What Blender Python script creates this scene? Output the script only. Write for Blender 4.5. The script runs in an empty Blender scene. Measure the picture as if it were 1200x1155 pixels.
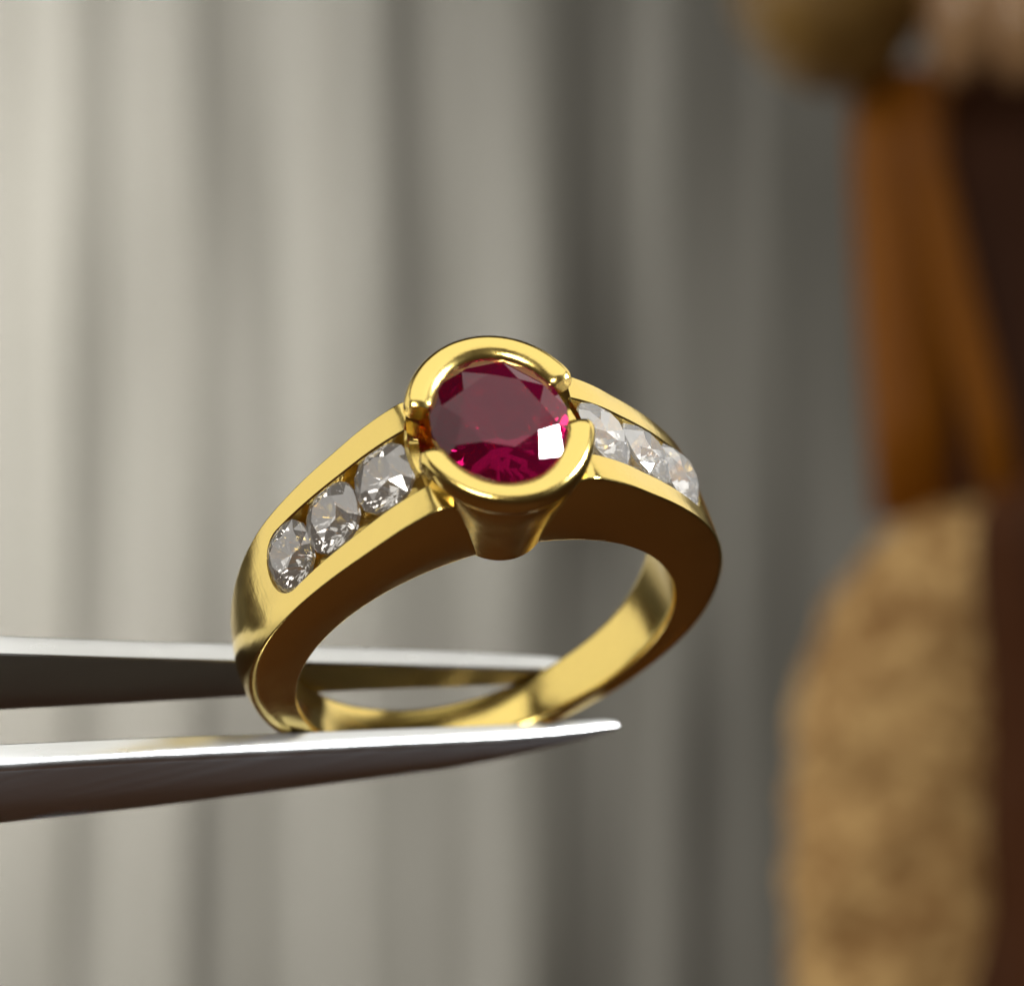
import bpy, bmesh, math, random
from mathutils import Vector, Matrix, noise

# ------------------------------------------------------------------ basics
MM = 0.001                       # everything below is written in millimetres
sc = bpy.context.scene
col = sc.collection
random.seed(4)

RING_C = Vector((0.0, 0.0, 75.0))          # centre of the finger hole above the table
# ring frame (side, top, finger axis) -> world
ROT = Matrix(((0.9540, 0.0716, 0.2912),
              (0.2216, -0.8227, -0.5236),
              (0.2021, 0.5640, -0.8007)))

# ------------------------------------------------------------------ camera
cam = bpy.data.cameras.new('camera')
camo = bpy.data.objects.new('camera', cam)
col.objects.link(camo)
camo.location = (0, -180 * MM, RING_C.z * MM)
camo.rotation_euler = (math.pi / 2, 0, 0)
cam.sensor_width = 36.0
cam.lens = 36.0 * 26.1 * 180 / 1200
cam.shift_x = (600 - 556.6) / 1200
cam.shift_y = (721.8 - 577.5) / 1200
cam.clip_start = 0.005
cam.clip_end = 20
cam.dof.use_dof = True
cam.dof.focus_distance = 172 * MM
cam.dof.aperture_fstop = 34
cam.dof.aperture_blades = 0
sc.camera = camo

# ------------------------------------------------------------------ world, lamps and added fills (indoor light)
w = bpy.data.worlds.new('World')
sc.world = w
w.use_nodes = True
w.node_tree.nodes['Background'].inputs[0].default_value = (0.032, 0.020, 0.012, 1)
w.node_tree.nodes['Background'].inputs[1].default_value = 1.0


def area(name, loc, target, sx, sy, watts, colour):
    l = bpy.data.lights.new(name, 'AREA')
    l.shape = 'RECTANGLE'
    l.size, l.size_y = sx * MM, sy * MM
    l.energy = watts
    l.color = colour
    o = bpy.data.objects.new(name, l)
    col.objects.link(o)
    o.location = Vector(loc) * MM
    d = (Vector(target) - Vector(loc)).normalized()
    o.rotation_euler = d.to_track_quat('-Z', 'Y').to_euler()
    return o


area('ceiling_lamp', (30, -125, 400), (30, -125, 0), 460, 380, 0.66, (1.0, 0.98, 0.92))
area('left_fill', (-292, 0, 195), RING_C, 400, 320, 0.38, (1.0, 0.98, 0.93))  # added panel rather than a window; brightens left rails and inner band
area('back_right_fill', (160, 125, 215), RING_C, 170, 170, 0.10, (1.0, 0.96, 0.88))  # added panel, no shelf there; brightens the right rails
cl = area('curtain_lamp', (-108, 112, 130), (-62, 205, 88), 60, 130, 0.285, (1.0, 0.97, 0.92))
cl.data.spread = math.radians(93)
dl = area('desk_lamp', (203, -87, 191), RING_C, 56, 46, 0.125, (0.94, 0.97, 1.0))
dl.data.spread = math.radians(50)
rl = area('front_fill', (-60, -330, 190), RING_C, 110, 80, 0.065, (1.0, 0.95, 0.88))  # added frontal fill that brightens the diamonds
rl.data.spread = math.radians(60)

sc.view_settings.view_transform = 'Standard'
sc.view_settings.look = 'None'
sc.view_settings.gamma = 1.0
sc.view_settings.exposure = 0.0
sc.view_settings.use_curve_mapping = False
sc.render.engine = 'CYCLES'
sc.cycles.max_bounces = 16
sc.cycles.transmission_bounces = 14
sc.cycles.glossy_bounces = 8
sc.cycles.sample_clamp_indirect = 6.0


# ------------------------------------------------------------------ materials
def mat(name):
    m = bpy.data.materials.new(name)
    m.use_nodes = True
    return m, m.node_tree, m.node_tree.nodes['Principled BSDF']


def N(nt, kind, **kw):
    n = nt.nodes.new(kind)
    for k, v in kw.items():
        if k in n.inputs:
            n.inputs[k].default_value = v
        else:
            setattr(n, k, v)
    return n


def coords(nt, scale=1.0, sock='Object'):
    tc = nt.nodes.new('ShaderNodeTexCoord')
    mp = nt.nodes.new('ShaderNodeMapping')
    nt.links.new(tc.outputs[sock], mp.inputs[0])
    s = (scale, scale, scale) if not isinstance(scale, tuple) else scale
    mp.inputs['Scale'].default_value = s
    return mp.outputs[0]


def ramp(nt, fac, stops):
    r = nt.nodes.new('ShaderNodeValToRGB')
    while len(r.color_ramp.elements) < len(stops):
        r.color_ramp.elements.new(0.5)
    for e, (p, c) in zip(r.color_ramp.elements, stops):
        e.position = p
        e.color = (*c, 1)
    nt.links.new(fac, r.inputs[0])
    return r.outputs[0]


def mat_gold(name, colour, rough):
    m, nt, b = mat(name)
    b.inputs['Metallic'].default_value = 1.0
    b.inputs['Base Color'].default_value = (*colour, 1)
    v = coords(nt, 900.0)
    n1 = N(nt, 'ShaderNodeTexNoise', Scale=1.0, Detail=3.0)
    nt.links.new(v, n1.inputs['Vector'])
    mr = N(nt, 'ShaderNodeMapRange')
    mr.inputs['To Min'].default_value = rough * 0.6
    mr.inputs['To Max'].default_value = rough * 1.7
    nt.links.new(n1.outputs['Fac'], mr.inputs['Value'])
    nt.links.new(mr.outputs[0], b.inputs['Roughness'])
    # slight waviness of a hand-polished surface plus fine hairlines
    n2 = N(nt, 'ShaderNodeTexNoise', Scale=0.62, Detail=3.0)
    nt.links.new(v, n2.inputs['Vector'])
    bp = N(nt, 'ShaderNodeBump', Strength=0.5, Distance=0.00005)
    nt.links.new(n2.outputs['Fac'], bp.inputs['Height'])
    last = bp
    for sc3 in ((9000.0, 700.0, 1200.0), (900.0, 8000.0, 800.0), (700.0, 900.0, 9000.0)):
        v3 = coords(nt, sc3)
        n3 = N(nt, 'ShaderNodeTexNoise', Scale=1.0, Detail=2.0)
        nt.links.new(v3, n3.inputs['Vector'])
        b3 = N(nt, 'ShaderNodeBump', Strength=0.3, Distance=0.00001)
        nt.links.new(n3.outputs['Fac'], b3.inputs['Height'])
        nt.links.new(last.outputs[0], b3.inputs['Normal'])
        last = b3
    nt.links.new(last.outputs[0], b.inputs['Normal'])
    return m


def mat_steel():
    m, nt, b = mat('brushed_steel')
    b.inputs['Metallic'].default_value = 1.0
    b.inputs['Base Color'].default_value = (0.68, 0.69, 0.68, 1)
    v = coords(nt, (60.0, 1800.0, 1800.0))
    n1 = N(nt, 'ShaderNodeTexNoise', Scale=1.0, Detail=4.0)
    nt.links.new(v, n1.inputs['Vector'])
    mr = N(nt, 'ShaderNodeMapRange')
    mr.inputs['To Min'].default_value = 0.22
    mr.inputs['To Max'].default_value = 0.38
    nt.links.new(n1.outputs['Fac'], mr.inputs['Value'])
    nt.links.new(mr.outputs[0], b.inputs['Roughness'])
    bp = N(nt, 'ShaderNodeBump', Strength=0.45, Distance=0.00002)
    nt.links.new(n1.outputs['Fac'], bp.inputs['Height'])
    nt.links.new(bp.outputs[0], b.inputs['Normal'])
    return m


def mat_gem(name, colour, ior):
    m = bpy.data.materials.new(name)
    m.use_nodes = True
    nt = m.node_tree
    b = nt.nodes['Principled BSDF']
    b.inputs['Base Color'].default_value = (*colour, 1)
    b.inputs['Transmission Weight'].default_value = 1.0
    b.inputs['Roughness'].default_value = 0.015
    b.inputs['IOR'].default_value = ior
    return m


def mat_cloth():
    m, nt, b = mat('curtain_cloth')
    v = coords(nt, 1.0)
    vs = coords(nt, (260.0, 40.0, 6.0))
    n = N(nt, 'ShaderNodeTexNoise', Scale=1.0, Detail=4.0, Roughness=0.6)
    nt.links.new(vs, n.inputs['Vector'])
    c = ramp(nt, n.outputs['Fac'], [(0.3, (0.079, 0.0755, 0.063)), (0.7, (0.112, 0.1085, 0.094))])
    nt.links.new(c, b.inputs['Base Color'])
    b.inputs['Roughness'].default_value = 0.75
    b.inputs['Sheen Weight'].default_value = 0.15
    wv = N(nt, 'ShaderNodeTexNoise', Scale=1500.0, Detail=2.0)
    nt.links.new(v, wv.inputs['Vector'])
    bp = N(nt, 'ShaderNodeBump', Strength=0.3, Distance=0.0002)
    nt.links.new(wv.outputs['Fac'], bp.inputs['Height'])
    nt.links.new(bp.outputs[0], b.inputs['Normal'])
    return m


def mat_wood(name, c0, c1, rough, coat, scale=(60.0, 60.0, 9.0)):
    m, nt, b = mat(name)
    v = coords(nt, scale)
    n = N(nt, 'ShaderNodeTexNoise', Scale=1.0, Detail=5.0, Distortion=1.2)
    nt.links.new(v, n.inputs['Vector'])
    c = ramp(nt, n.outputs['Fac'], [(0.32, c0), (0.68, c1)])
    nt.links.new(c, b.inputs['Base Color'])
    b.inputs['Roughness'].default_value = rough
    b.inputs['Specular IOR Level'].default_value = 0.15 if coat == 0 else 0.4
    b.inputs['Coat Weight'].default_value = coat
    b.inputs['Coat Roughness'].default_value = 0.15
    bp = N(nt, 'ShaderNodeBump', Strength=0.3, Distance=0.0003)
    nt.links.new(n.outputs['Fac'], bp.inputs['Height'])
    nt.links.new(bp.outputs[0], b.inputs['Normal'])
    return m


GOLD = mat_gold('yellow_gold', (0.87, 0.66, 0.205), 0.16)
STEEL = mat_steel()
STEEL_IN = mat_steel()
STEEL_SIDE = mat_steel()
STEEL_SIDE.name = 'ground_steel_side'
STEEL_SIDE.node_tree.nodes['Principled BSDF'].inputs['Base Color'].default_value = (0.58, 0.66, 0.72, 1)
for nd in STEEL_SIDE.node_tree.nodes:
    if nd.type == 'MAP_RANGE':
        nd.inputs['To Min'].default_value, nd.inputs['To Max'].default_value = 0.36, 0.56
STEEL_IN.name = 'ground_steel_shaded'
STEEL_IN.node_tree.nodes['Principled BSDF'].inputs['Base Color'].default_value = (0.30, 0.28, 0.26, 1)  # base darkened to stand for the dim reflections between the arms
RUBY = mat_gem('ruby_red', (0.225, 0.002, 0.040), 1.54)
RUBY.node_tree.nodes['Principled BSDF'].inputs['Transmission Weight'].default_value = 0.84
RUBY.node_tree.nodes['Principled BSDF'].inputs['Roughness'].default_value = 0.02
DIAMOND = mat_gem('diamond_clear', (0.99, 0.97, 0.94), 2.42)
DIAMOND.node_tree.nodes['Principled BSDF'].inputs['Transmission Weight'].default_value = 0.88
CLOTH = mat_cloth()
WOOD_O = mat_wood('amber_wood', (0.15, 0.045, 0.002), (0.33, 0.115, 0.005), 0.5, 0.0)
WOOD_D = mat_wood('dark_wood', (0.035, 0.010, 0.0025), (0.085, 0.027, 0.006), 0.6, 0.0)
WOOD_G = mat_wood('golden_brown_wood', (0.14, 0.075, 0.018), (0.30, 0.18, 0.05), 0.35, 0.3)
WOOD_T = mat_wood('pale_tan_wood', (0.36, 0.20, 0.09), (0.55, 0.36, 0.19), 0.3, 0.5)
ROCK = mat_wood('rough_tan_stone', (0.17, 0.070, 0.017), (0.62, 0.41, 0.17), 0.8, 0.0, (360.0, 360.0, 420.0))
TABLE = mat_wood('table_wood', (0.033, 0.0125, 0.0045), (0.058, 0.0225, 0.009), 0.7, 0.0, (6.0, 60.0, 60.0))


# ------------------------------------------------------------------ object helpers
def link(name, me, material, parent=None, sharp=None, smooth=True):
    o = bpy.data.objects.new(name, me)
    col.objects.link(o)
    if material:
        me.materials.append(material)
    if smooth:
        me.polygons.foreach_set('use_smooth', [True] * len(me.polygons))
        if sharp is not None:
            me.set_sharp_from_angle(angle=math.radians(sharp))
    if parent:
        o.parent = parent
    return o


def pydata(name, verts, faces):
    me = bpy.data.meshes.new(name)
    me.from_pydata([tuple(c * MM for c in v) for v in verts], [], faces)
    bm = bmesh.new()
    bm.from_mesh(me)
    bmesh.ops.remove_doubles(bm, verts=bm.verts, dist=1e-7)
    bmesh.ops.recalc_face_normals(bm, faces=bm.faces)
    bm.to_mesh(me)
    bm.free()
    return me


def thing(name, label, cat, loc, rot=None, kind=None):
    o = bpy.data.objects.new(name, None)
    col.objects.link(o)
    o.empty_display_size = 0.01
    o.location = Vector(loc) * MM
    if rot is not None:
        o.rotation_euler = rot.to_euler()
    o['label'] = label
    o['category'] = cat
    return o


def tag(o, label, cat=None, kind=None):
    o['label'] = label
    if cat:
        o['category'] = cat
    if kind:
        o['kind'] = kind
    return o


def loft(rings, closed=False, caps=True):
    """rings: list of equally long vertex loops -> verts, faces"""
    n = len(rings[0])
    verts = [v for r in rings for v in r]
    faces = []
    m = len(rings)
    for i in range(m if closed else m - 1):
        j = (i + 1) % m
        for k in range(n):
            l = (k + 1) % n
            faces.append((i * n + k, i * n + l, j * n + l, j * n + k))
    if caps and not closed:
        faces.append(tuple(range(n))[::-1])
        faces.append(tuple((m - 1) * n + k for k in range(n)))
    return verts, faces


def lerp_table(tab, x):
    if x <= tab[0][0]:
        return tab[0][1:]
    for a, b in zip(tab, tab[1:]):
        if x <= b[0]:
            f = (x - a[0]) / (b[0] - a[0])
            return tuple(p + (q - p) * f for p, q in zip(a[1:], b[1:]))
    return tab[-1][1:]


def smooth_table(tab, x):
    """Catmull-Rom through (x, y) knots"""
    if x <= tab[0][0]:
        return tab[0][1]
    if x >= tab[-1][0]:
        return tab[-1][1]
    for i in range(len(tab) - 1):
        if x <= tab[i + 1][0]:
            break
    x0, y0 = tab[i]
    x1, y1 = tab[i + 1]
    h = x1 - x0

    def slope(k):
        if k == 0 or k == len(tab) - 1:
            return 0.0
        return (tab[k + 1][1] - tab[k - 1][1]) / (tab[k + 1][0] - tab[k - 1][0])
    f = (x - x0) / h
    m0, m1 = slope(i) * h, slope(i + 1) * h
    return ((2 * f ** 3 - 3 * f ** 2 + 1) * y0 + (f ** 3 - 2 * f ** 2 + f) * m0 +
            (-2 * f ** 3 + 3 * f ** 2) * y1 + (f ** 3 - f ** 2) * m1)


def sstep(a, b, x):
    f = min(1, max(0, (x - a) / (b - a)))
    return f * f * (3 - 2 * f)


# ------------------------------------------------------------------ setting: table and curtain
def build_table():
    v = []
    for z in (0.0, -22.0):
        v += [(-420, -150, z), (420, -150, z), (420, 330, z), (-420, 330, z)]
    f = [(0, 1, 2, 3), (7, 6, 5, 4), (0, 4, 5, 1), (1, 5, 6, 2), (2, 6, 7, 3), (3, 7, 4, 0)]
    o = link('table_top', pydata('table_top', v, f), TABLE, smooth=False)
    o['kind'] = 'structure'
    o['label'] = 'dark brown wooden table top below the ring'


build_table()

SLOPES = [(-900, -.3), (-800, .4), (-700, -.4), (-600, .5), (-500, -.4), (-400, .4), (-300, -.5), (-180, .5),
          (-100, -.3), (0, -.25), (62, -.50), (90, .25), (150, -.25), (207, -.60), (232, .36), (300, .10),
          (340, -.45), (425, -.62), (450, .40), (520, .02), (590, -.40), (608, -.25), (635, .50), (720, .55), (765, .15),
          (835, .6), (885, .25), (935, .6), (1000, .35), (1060, -.4), (1120, .4), (1220, -.4), (1320, .5),
          (1420, -.5), (1520, .4), (1620, -.4), (1750, .4), (1900, -.4)]


for k in range(7):               # the cloth goes on beyond the picture
    for x in (-1000 - 230 * k, 2000 + 230 * k):
        SLOPES += [(x, .45 - .04 * k), (x + (-115 if x < 0 else 115), -.45 + .05 * k)]
SLOPES.sort()


def build_curtain():
    depth = 205.0
    k = 26.1 * 180 / (180 + depth)
    n = 1100
    x0, x1 = -2500.0, 3400.0
    ys = [0.0]
    for i in range(n):
        p = x0 + (x1 - x0) * i / n
        ys.append(ys[-1] + lerp_table(SLOPES, p)[0] * (x1 - x0) / n / k)
    # take the slow drift out so that the cloth hangs in one plane
    win = 114
    base = []
    for i in range(n + 1):
        a, b = max(0, i - win), min(n, i + win)
        base.append(sum(ys[a:b + 1]) / (b - a + 1))
    prof = [y - b for y, b in zip(ys, base)]
    rows = 60
    verts = []
    for j in range(rows + 1):
        z = 2 + 330.0 * j / rows
        for i in range(n + 1):
            x = (x0 + (x1 - x0) * i / n - 556.6) / k
            amp = 0.85 + 0.45 * noise.noise(Vector((x / 22, z / 55, 3.1)))
            sway = 1.3 * noise.noise(Vector((x / 30, z / 70, 9.0)))
            verts.append((x + sway, depth + prof[i] * amp + 1.2 * noise.noise(Vector((x / 9, z / 26, 1.7))) + 0.50 * noise.noise(Vector((x / 2.3, z / 80, 5.3))), z))
    faces = []
    for j in range(rows):
        for i in range(n):
            a = j * (n + 1) + i
            faces.append((a, a + 1, a + n + 2, a + n + 1))
    me = pydata('curtain', verts, faces)
    o = link('curtain', me, CLOTH)
    sol = o.modifiers.new('thickness', 'SOLIDIFY')
    sol.thickness = 0.0006
    sol.offset = 1
    tag(o, 'pale grey curtain hanging in soft vertical folds behind the ring', 'curtain')


build_curtain()


# ------------------------------------------------------------------ carved ornament on the right
def lumpy(centre, radii, disp, freq, seed, power=2.0, seg=40, ringn=28):
    cx, cy, cz = centre
    verts, faces = [], []
    loops = []
    for i in range(1, ringn):
        ph = math.pi * i / ringn
        lp = []
        for j in range(seg):
            th = 2 * math.pi * j / seg
            def sp(v):
                return math.copysign(abs(v) ** (2.0 / power), v)
            d = Vector((sp(math.sin(ph)) * sp(math.cos(th)), sp(math.sin(ph)) * sp(math.sin(th)), sp(math.cos(ph))))
            p = Vector((d.x * radii[0], d.y * radii[1], d.z * radii[2]))
            s = 1 + disp * noise.fractal(p / freq + Vector((seed, seed * 2.1, 0)), 1.0, 2.0, 3)
            p *= s
            lp.append((cx + p.x, cy + p.y, cz + p.z))
        loops.append(lp)
    return loft(loops)


def px(x, y, depth):
    """reference point of the layout on the vertical plane `depth` mm behind the ring"""
    k = 26.1 * 180 / (180 + depth)
    return ((x - 556.6) / k, RING_C.z - (y - 721.8) / k)


def tube(path, radii, seg=18):
    rings = []
    for i, p in enumerate(path):
        a = Vector(path[max(0, i - 1)])
        b = Vector(path[min(len(path) - 1, i + 1)])
        t = (b - a).normalized()
        u = t.cross(Vector((0, 1, 0))).normalized()
        v = t.cross(u).normalized()
        rx, ry = radii[i]
        rings.append([tuple(Vector(p) + u * rx * math.cos(2 * math.pi * k / seg) + v * ry * math.sin(2 * math.pi * k / seg))
                      for k in range(seg)])
    return loft(rings)


def build_ornament():
    DY = 150.0
    root = thing('carved_ornament', 'blurred brown carved ornament with a lumpy tan base beside the curtain',
                 'ornament', (46, DY, 0))
    off = Vector((-46, -DY, 0)) * MM

    def part(name, vf, material, label=None, sharp=None):
        o = link(name, pydata(name, *vf), material, root, sharp=sharp)
        o.location = off
        if label:
            o['label'] = label
        return o
    # lumpy tan body: shoulder at the upper left, foot on the table
    xl, zt = px(932, 588, DY)[0], px(932, 588, DY)[1]
    r = 15.0
    loops = []
    cap = 23.0
    zs = [0.3 + (zt - cap - 0.3) * i / 40 for i in range(41)] + [zt - cap + cap * math.sin(math.pi / 2 * i / 30) for i in range(1, 30)] + [zt - 0.005]
    for z in zs:
        q = max(0.0, (z - (zt - cap)) / cap)
        f = max(0.0, 1 - q ** 2.1) ** (1 / 2.1)
        lp = []
        for j in range(72):
            t = 2 * math.pi * j / 72
            cx, cy = math.copysign(abs(math.cos(t)) ** .85, math.cos(t)), math.copysign(abs(math.sin(t)) ** .85, math.sin(t))
            p = Vector((cx * r * f, cy * 11.0 * f, z))
            d = 1 + (0.075 * noise.fractal(p / 4.2 + Vector((2, 5, 1)), 0.9, 2.0, 3) if f > 0.05 else 0)
            lp.append((xl + r + p.x * d + 0.3 * math.sin(z / 14), DY + p.y * d, z))
        loops.append(lp)
    body = loft(loops)
    part('body', body, ROCK, 'lumpy tan stone-like lower body')
    # amber post
    a = [px(1072, 610, DY), px(1068, 480, DY), px(1062, 330, DY), px(1056, 200, DY), px(1056, 80, DY)]
    part('post', tube([(p[0], DY + 2, p[1]) for p in a], [(3.2, 3.0), (3.4, 3.2), (3.8, 3.4), (3.9, 3.6), (3.9, 3.6)], 28),
         WOOD_O, 'amber brown turned post')
    a = [px(1190, 640, DY - 6), px(1158, 480, DY - 6), px(1120, 330, DY - 6), px(1092, 200, DY - 6), px(1080, 90, DY - 6)]
    part('brace', tube([(p[0], DY - 4, p[1]) for p in a], [(1.5, 1.6), (1.7, 1.8), (1.7, 1.8), (1.5, 1.6), (1.3, 1.4)], 20),
         WOOD_O, 'slanting amber brown brace')
    # dark panel behind stands for a shaded recess; dark edge in front
    x0 = px(1085, 0, DY + 12)[0]
    z1 = px(0, 20, DY)[1]

    def box(xa, xb, ya, yb, za, zb, bev=0.8):
        bm = bmesh.new()
        bmesh.ops.create_cube(bm, size=1)
        for v in bm.verts:
            v.co = Vector((xa + (xb - xa) * (v.co.x + .5), ya + (yb - ya) * (v.co.y + .5), za + (zb - za) * (v.co.z + .5)))
        bmesh.ops.bevel(bm, geom=bm.edges[:], offset=bev, segments=3, affect='EDGES', profile=0.5)
        vs = [tuple(v.co) for v in bm.verts]
        bm.verts.index_update()
        fs = [tuple(v.index for v in f.verts) for f in bm.faces]
        bm.free()
        return vs, fs
    part('recess_shade_panel', box(x0, x0 + 30, DY + 7, DY + 13, 0.2, z1 + 14), WOOD_D, 'dark brown panel in place of a shaded recess', 40)
    x2 = px(1148, 0, DY - 16)[0]
    ztop = px(0, 545, DY - 16)[1]
    loops = []
    for i in range(41):
        z = 0.3 + (ztop - 0.3) * i / 40
        cap = math.sqrt(max(0.02, 1 - max(0.0, (z - ztop + 6) / 6) ** 2))
        dx = 0.9 * noise.noise(Vector((0.3, 2.0, z / 11))) + 0.7 * math.sin(z / 9 + 1)
        loops.append([(x2 + 8 + dx + 8 * cap * math.cos(2 * math.pi * k / 32) * (1 + 0.08 * noise.noise(Vector((k * .4, z / 6, 4)))),
                       DY - 15 + 5.5 * cap * math.sin(2 * math.pi * k / 32), z) for k in range(32)])
    part('front_edge', loft(loops), WOOD_D, 'dark reddish brown upright edge')
    # bulging carved head at the top
    c = px(978, -42, DY)
    part('bulge', lumpy((c[0], DY - 2, c[1] + 1), (9.2, 8.4, 11.6), 0.10, 7.0, 5.0, seg=48, ringn=36), WOOD_G, 'golden brown rounded bulge')
    c = px(1112, 20, DY)
    part('knob', lumpy((c[0], DY - 7, c[1]), (3.0, 3.4, 6.6), 0.05, 4.0, 7.0), WOOD_T, 'pale polished tan knob')
    c = px(1182, 20, DY)
    part('knob', lumpy((c[0], DY - 7, c[1]), (3.4, 3.4, 7.0), 0.05, 4.0, 11.0), WOOD_T, 'pale polished tan knob')


build_ornament()


# ------------------------------------------------------------------ the ring
ring = thing('gold_ring', 'yellow gold ring with oval ruby and channel-set diamonds held by the tweezers', 'ring',
             RING_C + ROT @ Vector((0, -9.95, 0)), ROT)
RING_OFF = Vector((0, 9.95, 0)) * MM


def ring_part(name, vf, material, sharp=30, smooth=True, label=None):
    o = link(name, pydata(name, *vf), material, ring, sharp=sharp, smooth=smooth)
    o.location = RING_OFF
    if label:
        o['label'] = label
    return o


RI = 8.75
OUT = [(11.8, 13.45), (14, 13.62), (18, 13.4), (23, 13.05), (31, 12.50), (42, 12.05), (55, 11.72), (72, 11.30), (88, 10.95),
       (105, 10.55), (120, 10.22), (140, 10.02), (180, 9.95)]
CH_END = 56.5
CH_W = 1.50


def r_out(th):
    th = abs(th)
    if th < 8.2:
        return 9.8
    if th < 11.8:
        return 9.8 + (13.45 - 9.8) * (th - 8.2) / 3.6
    return smooth_table(OUT, th)


def half(t):
    return 1.876 + 0.0811 * t


def band():
    ths = set()
    t = -180.0
    while t < 180:
        ths.add(round(t, 3))
        t += 1.5
    for s in (-1, 1):
        for e in (8.2, 11.8, 9, 10, 11):
            ths.add(s * e)
        for i in range(14):          # rounded end of the channel
            ths.add(round(s * (CH_END - 6.6 * (1 - math.sin(math.pi / 2 * i / 13))), 3))
        ths.add(s * (CH_END + 0.25))
    ths = sorted(ths)
    rings = []
    for th in ths:
        c, s = math.cos(math.radians(th)), math.sin(math.radians(th))
        ro = r_out(th)
        at = abs(th)
        low = sstep(52, 92, at)
        bo = 0.13 + 0.50 * low
        bi = 0.22
        dome = 0.16 * low
        # channel
        if at >= CH_END:
            g, cw = 0.0, 0.12
        else:
            q = max(0.0, at - (CH_END - 6.6)) / 6.6
            cw = max(0.12, CH_W * math.sqrt(max(0.0, 1 - q * q)))
            g = 1.75 if ro > 11.5 else 0.4
            if ro <= 11.5:
                g = 0.4 + 1.35 * max(0, ro - 9.8) / 1.7
        P = []

        def h(R):
            return half(R * c)
        P.append((RI - 0.04, 0.0))
        P.append((RI, h(RI) - bi * 1.6))
        P.append((RI + bi * 0.12, h(RI) - bi * 0.7))
        P.append((RI + bi * 0.45, h(RI) - bi * 0.18))
        P.append((RI + bi, h(RI + bi)))
        mid = (RI + ro) / 2
        P.append((mid, h(mid) - 0.10 * low))
        for k in range(5):           # rounded outer edge
            a = math.pi / 2 * k / 4
            P.append((ro - bo + bo * math.sin(a) , h(ro - bo) - bo + bo * math.cos(a)))
        e = P[-1][1]
        def top(a):                  # gently domed outer surface
            return ro + dome * (1 - (a / e) ** 2)
        am = (e + cw) / 2 + 0.02
        P.append((top(am), am))
        ac = min(cw + 0.07, e - 0.05)
        P.append((top(ac), ac))
        P.append((top(cw) - (0.07 if g > 0 else 0), cw))
        P.append((top(cw * .94) - g, cw * 0.94))
        P.append((top(0) - g, 0.0))
        loop = P + [(R, -a) for R, a in reversed(P[1:-1])]
        rings.append([(R * s, R * c, a) for R, a in loop])
    return loft(rings, closed=True, caps=False)


ring_part('band', band(), GOLD, sharp=28, label='tapered yellow gold band with open channels on the shoulders')


# bezel cup: elliptical funnel under the stone, open towards the finger
def ell_loop(ts, ta, t, seg=96):
    return [(ts * math.cos(2 * math.pi * k / seg), t, ta * math.sin(2 * math.pi * k / seg)) for k in range(seg)]


def cup():
    prof_out = [(8.62, 2.30, 2.98), (8.72, 2.44, 3.12), (9.6, 2.66, 3.30), (11.0, 3.06, 3.62), (12.3, 3.50, 3.96), (13.2, 3.80, 4.22), (13.75, 3.90, 4.32)]
    prof_in = [(13.75, 3.30, 3.62), (13.5, 3.26, 3.58), (12.3, 2.75, 3.1), (11.0, 2.3, 2.7), (9.6, 1.9, 2.5), (8.62, 1.75, 2.35)]
    def gap(lp, t):                  # the wall dips where the half bezels leave the stone open
        if t < 13.3:
            return lp
        return [(x, y - 0.85 * (1 - sstep(0.95, 1.5, abs(z + 0.2))), z) for x, y, z in lp]
    rings = [gap(ell_loop(a, b, t), t) for t, a, b in prof_out] + [gap(ell_loop(a, b, t), t) for t, a, b in prof_in]
    return loft(rings, closed=True, caps=False)


ring_part('bezel_cup', cup(), GOLD, sharp=40, label='tapered gold cup under the ruby')


HEAD = 0.28


def crescent(a0, a1):
    """half bezel: angles measured in the side/finger-axis plane, degrees"""
    # cross-section: (scale position 0 inner..1 outer, height)
    sec = [(-0.02, 13.98), (0.0, 14.14), (0.06, 14.27), (0.18, 14.39), (0.42, 14.50), (0.74, 14.50), (0.88, 14.42), (0.97, 14.22),
           (1.0, 13.90), (0.97, 13.60), (0.84, 13.42), (0.45, 13.36), (0.05, 13.38), (-0.03, 13.7)]
    IN, OUTR = (2.70, 3.20), (4.03, 4.52)
    n = 56
    rings = []
    for i in range(n + 1):
        th = math.radians(a0 + (a1 - a0) * i / n)
        endf = min(i, n - i) / 3.0
        sh = 1.0 if endf >= 1 else (0.80 + 0.20 * math.sqrt(max(0, 1 - (1 - endf) ** 2)))
        lp = []
        for q, hh in sec:
            q2 = 0.5 + (q - 0.5) * sh
            h2 = 13.9 + (hh - 13.9) * sh
            rs = IN[0] + (OUTR[0] - IN[0]) * q2
            ra = IN[1] + (OUTR[1] - IN[1]) * q2
            lp.append((rs * math.cos(th), h2 + HEAD, ra * math.sin(th) - 0.06))
        rings.append(lp)
    return loft(rings)


ring_part('half_bezel', crescent(13, 167), GOLD, sharp=50, label='rounded gold half bezel on the near side of the ruby')
ring_part('half_bezel', crescent(201, 341), GOLD, sharp=50, label='rounded gold half bezel on the far side of the ruby')


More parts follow.
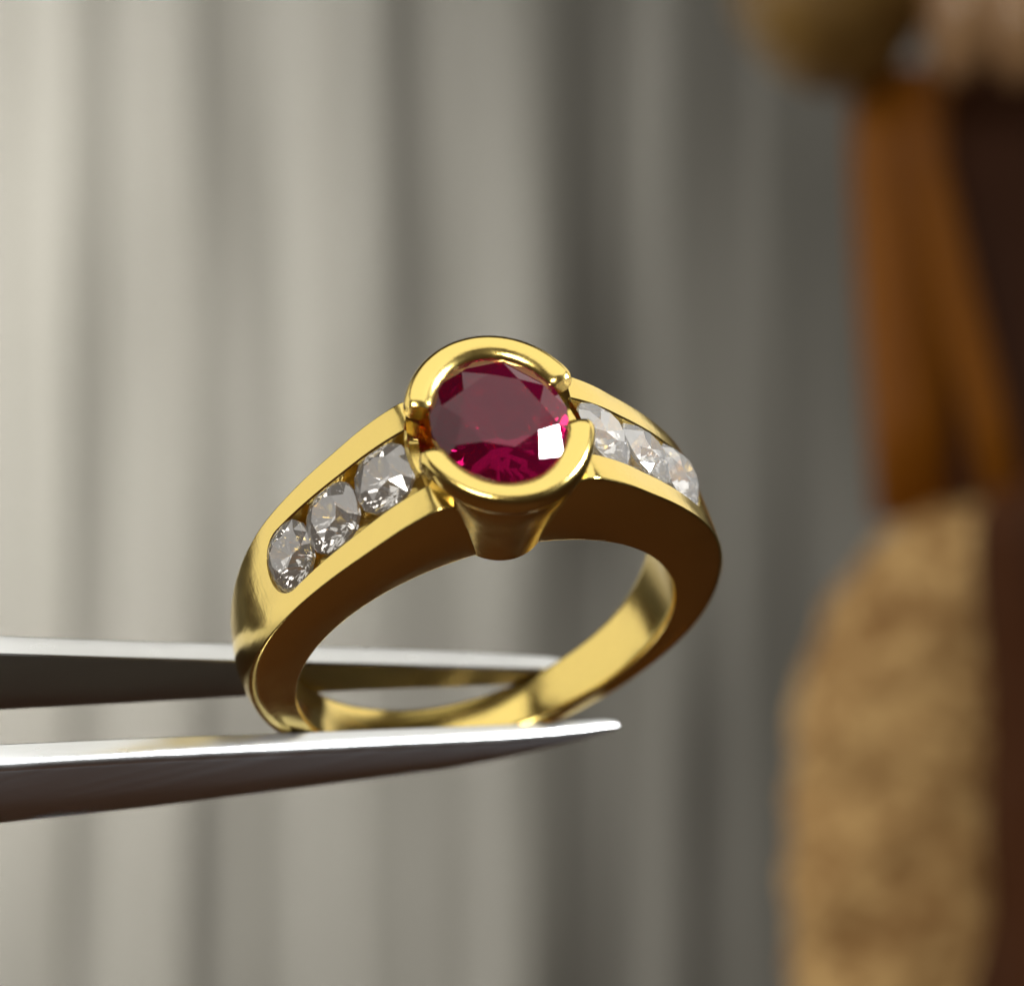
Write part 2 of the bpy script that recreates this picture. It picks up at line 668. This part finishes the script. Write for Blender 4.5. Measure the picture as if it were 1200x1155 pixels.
# faceted stones
def brilliant(rs, ra, girdle_t, crown, pav, table=0.58, mid=0.80, low=0.28, gt=0.06, seg=8, rot=0.0, power=2.0):
    pts = []
    st = 2 * math.pi / seg
    cs = math.cos(st / 2)
    for k in range(seg):
        a = k * st + rot
        pts.append((table * math.cos(a), gt + crown, table * math.sin(a)))
        b = a + st / 2
        pts.append((mid * math.cos(b), gt + crown * (1 - mid * cs) / (1 - table), mid * math.sin(b)))
        for q in (a, b):
            pts.append((math.cos(q), gt, math.sin(q)))
            pts.append((math.cos(q), -gt, math.sin(q)))
        pts.append((low * math.cos(b), -gt - pav + low * cs * pav, low * math.sin(b)))
    pts.append((0, -gt - pav, 0))
    bm = bmesh.new()
    for p in pts:
        rad = math.hypot(p[0], p[2])
        if rad > 1e-6 and power != 2.0:
            k = (abs(p[0] / rad) ** power + abs(p[2] / rad) ** power) ** (-1 / power)
            p = (p[0] * k, p[1], p[2] * k)
        bm.verts.new((p[0] * rs, girdle_t + p[1] * math.sqrt(rs * ra), p[2] * ra))
    bmesh.ops.convex_hull(bm, input=bm.verts[:])
    bmesh.ops.dissolve_limit(bm, angle_limit=math.radians(0.6), verts=bm.verts[:], edges=bm.edges[:])
    bmesh.ops.recalc_face_normals(bm, faces=bm.faces[:])
    bm.verts.index_update()
    vs = [tuple(v.co) for v in bm.verts]
    fs = [tuple(v.index for v in f.verts) for f in bm.faces]
    bm.free()
    return vs, fs


ring_part('ruby', brilliant(2.96, 3.38, 14.02 + HEAD, 0.24, 0.72, table=0.58, mid=0.82), RUBY, smooth=False,
          label='oval faceted dark red ruby')

for sgn in (-1, 1):
    for n_th, th in enumerate((22.6, 35.9, 49.4)):
        ro = r_out(th)
        p0 = Vector((r_out(th - 3) * math.sin(math.radians(th - 3)), r_out(th - 3) * math.cos(math.radians(th - 3)), 0))
        p1 = Vector((r_out(th + 3) * math.sin(math.radians(th + 3)), r_out(th + 3) * math.cos(math.radians(th + 3)), 0))
        tan = (p1 - p0).normalized()
        nor = Vector((-tan.y, tan.x, 0))
        if nor.y < 0:
            nor = -nor
        pos = Vector((ro * math.sin(math.radians(th)), ro * math.cos(math.radians(th)), 0)) - nor * 0.24 + Vector((0, 0, -0.10))
        if sgn < 0:
            pos.x, nor.x = -pos.x, -nor.x
        tx = Vector((nor.y, -nor.x, 0))
        ra = (1.60, 1.60, 1.50)[n_th]
        dm = pydata('diamond', *brilliant(1.46, ra, 0.0, 0.33, 0.86, table=0.50, mid=0.77, rot=random.uniform(0, .7), power=2.5))
        o = link('diamond', dm, DIAMOND, ring, smooth=False)
        m = Matrix((tx, nor, Vector((0, 0, 1)))).transposed() \
            @ Matrix.Rotation(random.uniform(-.10, .10), 3, 'X') @ Matrix.Rotation(random.uniform(-.06, .06), 3, 'Z')
        o.rotation_euler = m.to_euler()
        o.location = RING_OFF + pos * MM
        o['label'] = 'round clear diamond set in the channel'

# ------------------------------------------------------------------ tweezers
tweezers = thing('tweezers', 'steel tweezers with two pointed arms gripping the bottom of the ring', 'tweezers',
                 RING_C + ROT @ Vector((-22, -3, 0)), ROT)
TW_OFF = Vector((22, 3, 0)) * MM


def arm(stations, sg, gap=1.90, bev=0.52):
    """stations: s, top, bottom, thickness ; inner face lies on the ring's side plane"""
    rings = []
    for s, tt, tb, thk, extra in stations:
        hgt = tt - tb
        b = min(bev, thk * 0.5, hgt * 0.3)
        bi = min(0.07, thk * 0.15, hgt * 0.15)

        def P(t, o):
            return (s, t, sg * (gap + 0.0811 * t + extra + o))
        crown = 0.06 * thk
        rings.append([P(tt - bi, 0), P(tt, bi), P(tt + crown * .1, (bi + thk - b) * .5), P(tt, thk - b), P(tt - b * .076, thk - b * .617), P(tt - b * .293, thk - b * .293), P(tt - b * .617, thk - b * .076), P(tt - b, thk),
                      P((tt + tb) / 2, thk + crown), P(tb + b, thk), P(tb + b * .3, thk - b * .3), P(tb, thk - b), P(tb, bi), P(tb + bi, 0)])
    return loft(rings)


FR = [(7.35, -9.62, -9.80, .25, 0.18), (7.15, -9.52, -9.88, .36, 0.08), (6.7, -9.38, -9.94, .50, 0), (5.5, -9.00, -9.94, .66, 0), (3.7, -8.40, -9.86, .80, 0), (1.2, -7.48, -9.68, .95, 0), (-1.5, -6.48, -9.38, 1.0, 0),
      (-8.6, -3.9, -7.85, 1.10, 0), (-15.6, -1.3, -6.28, 1.2, 0), (-22.3, 1.05, -4.5, 1.3, 0), (-34, 5.1, -1.6, 1.35, .15), (-50, 10.5, 3.2, 1.4, .5),
      (-68, 16.0, 8.6, 1.4, .7), (-86, 21.6, 14.4, 1.4, 0.0), (-100, 26.0, 19.4, 1.3, -1.8), (-108, 28.2, 22.2, 1.1, -3.4)]
BK = [(6.7, -8.75, -9.0, .25, .15), (6.4, -8.55, -9.12, .5, .03), (4.8, -7.95, -9.0, .8, 0), (1.0, -6.55, -7.95, .95, 0), (-3.5, -4.85, -6.72, 1.0, 0), (-9.6, -2.6, -5.15, 1.0, 0),
      (-15.5, -.40, -3.7, 1.0, 0), (-21.2, 1.75, -2.25, 1.05, 0), (-34, 6.3, 0.6, 1.1, .15), (-50, 11.9, 5.0, 1.2, .5), (-68, 17.4, 10.2, 1.2, .7),
      (-86, 22.6, 15.6, 1.2, 0.0), (-100, 26.6, 20.2, 1.2, -1.8), (-108, 28.6, 22.6, 1.1, -3.4)]


def dense(st, step=0.8):
    out = []
    st = sorted(st)
    tabs = [[(q[0], q[i]) for q in st] for i in range(1, 5)]
    for a, b in zip(st, st[1:]):
        k = max(1, int((b[0] - a[0]) / (step if a[0] > -25 else 4)))
        for i in range(k):
            x = a[0] + (b[0] - a[0]) * i / k
            out.append((x, *lerp_table(st, x)))
    out.append(st[-1])
    return out


fa = link('arm', pydata('arm', *arm(dense(FR), 1)), STEEL, tweezers, sharp=35)
fa.location = TW_OFF
fa['label'] = 'near steel arm of the tweezers with a pointed tip'
ba = link('arm', pydata('arm', *arm(dense(BK), -1, bev=0.07)), STEEL, tweezers, sharp=35)
ba.location = TW_OFF
ba['label'] = 'far steel arm of the tweezers seen through the ring'

# cross-cut ridges on the far arm's gripping face
vs, fs = [], []
for k in range(26):
    x = -1.8 + 0.32 * k
    tt, tb, thk, ex = lerp_table(sorted(BK), x)
    b = len(vs)
    for (dx, up) in ((-.11, 0), (0, .07), (.11, 0)):
        for t in (tt - .09, tb + .09):
            vs.append((x + dx, t, -(1.90 + 0.0811 * t) - 0.01 + up))
    fs += [(b, b + 1, b + 3, b + 2), (b + 2, b + 3, b + 5, b + 4), (b, b + 2, b + 4), (b + 1, b + 5, b + 3), (b, b + 4, b + 5, b + 1)]
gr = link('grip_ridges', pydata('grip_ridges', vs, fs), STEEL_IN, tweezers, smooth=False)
gr.location = TW_OFF
gr['kind'] = 'stuff'
gr['label'] = 'fine cross-cut grip ridges near the tip'

# inner gripping faces: ground, cross-cut near the tips, darkened in place of dim reflections
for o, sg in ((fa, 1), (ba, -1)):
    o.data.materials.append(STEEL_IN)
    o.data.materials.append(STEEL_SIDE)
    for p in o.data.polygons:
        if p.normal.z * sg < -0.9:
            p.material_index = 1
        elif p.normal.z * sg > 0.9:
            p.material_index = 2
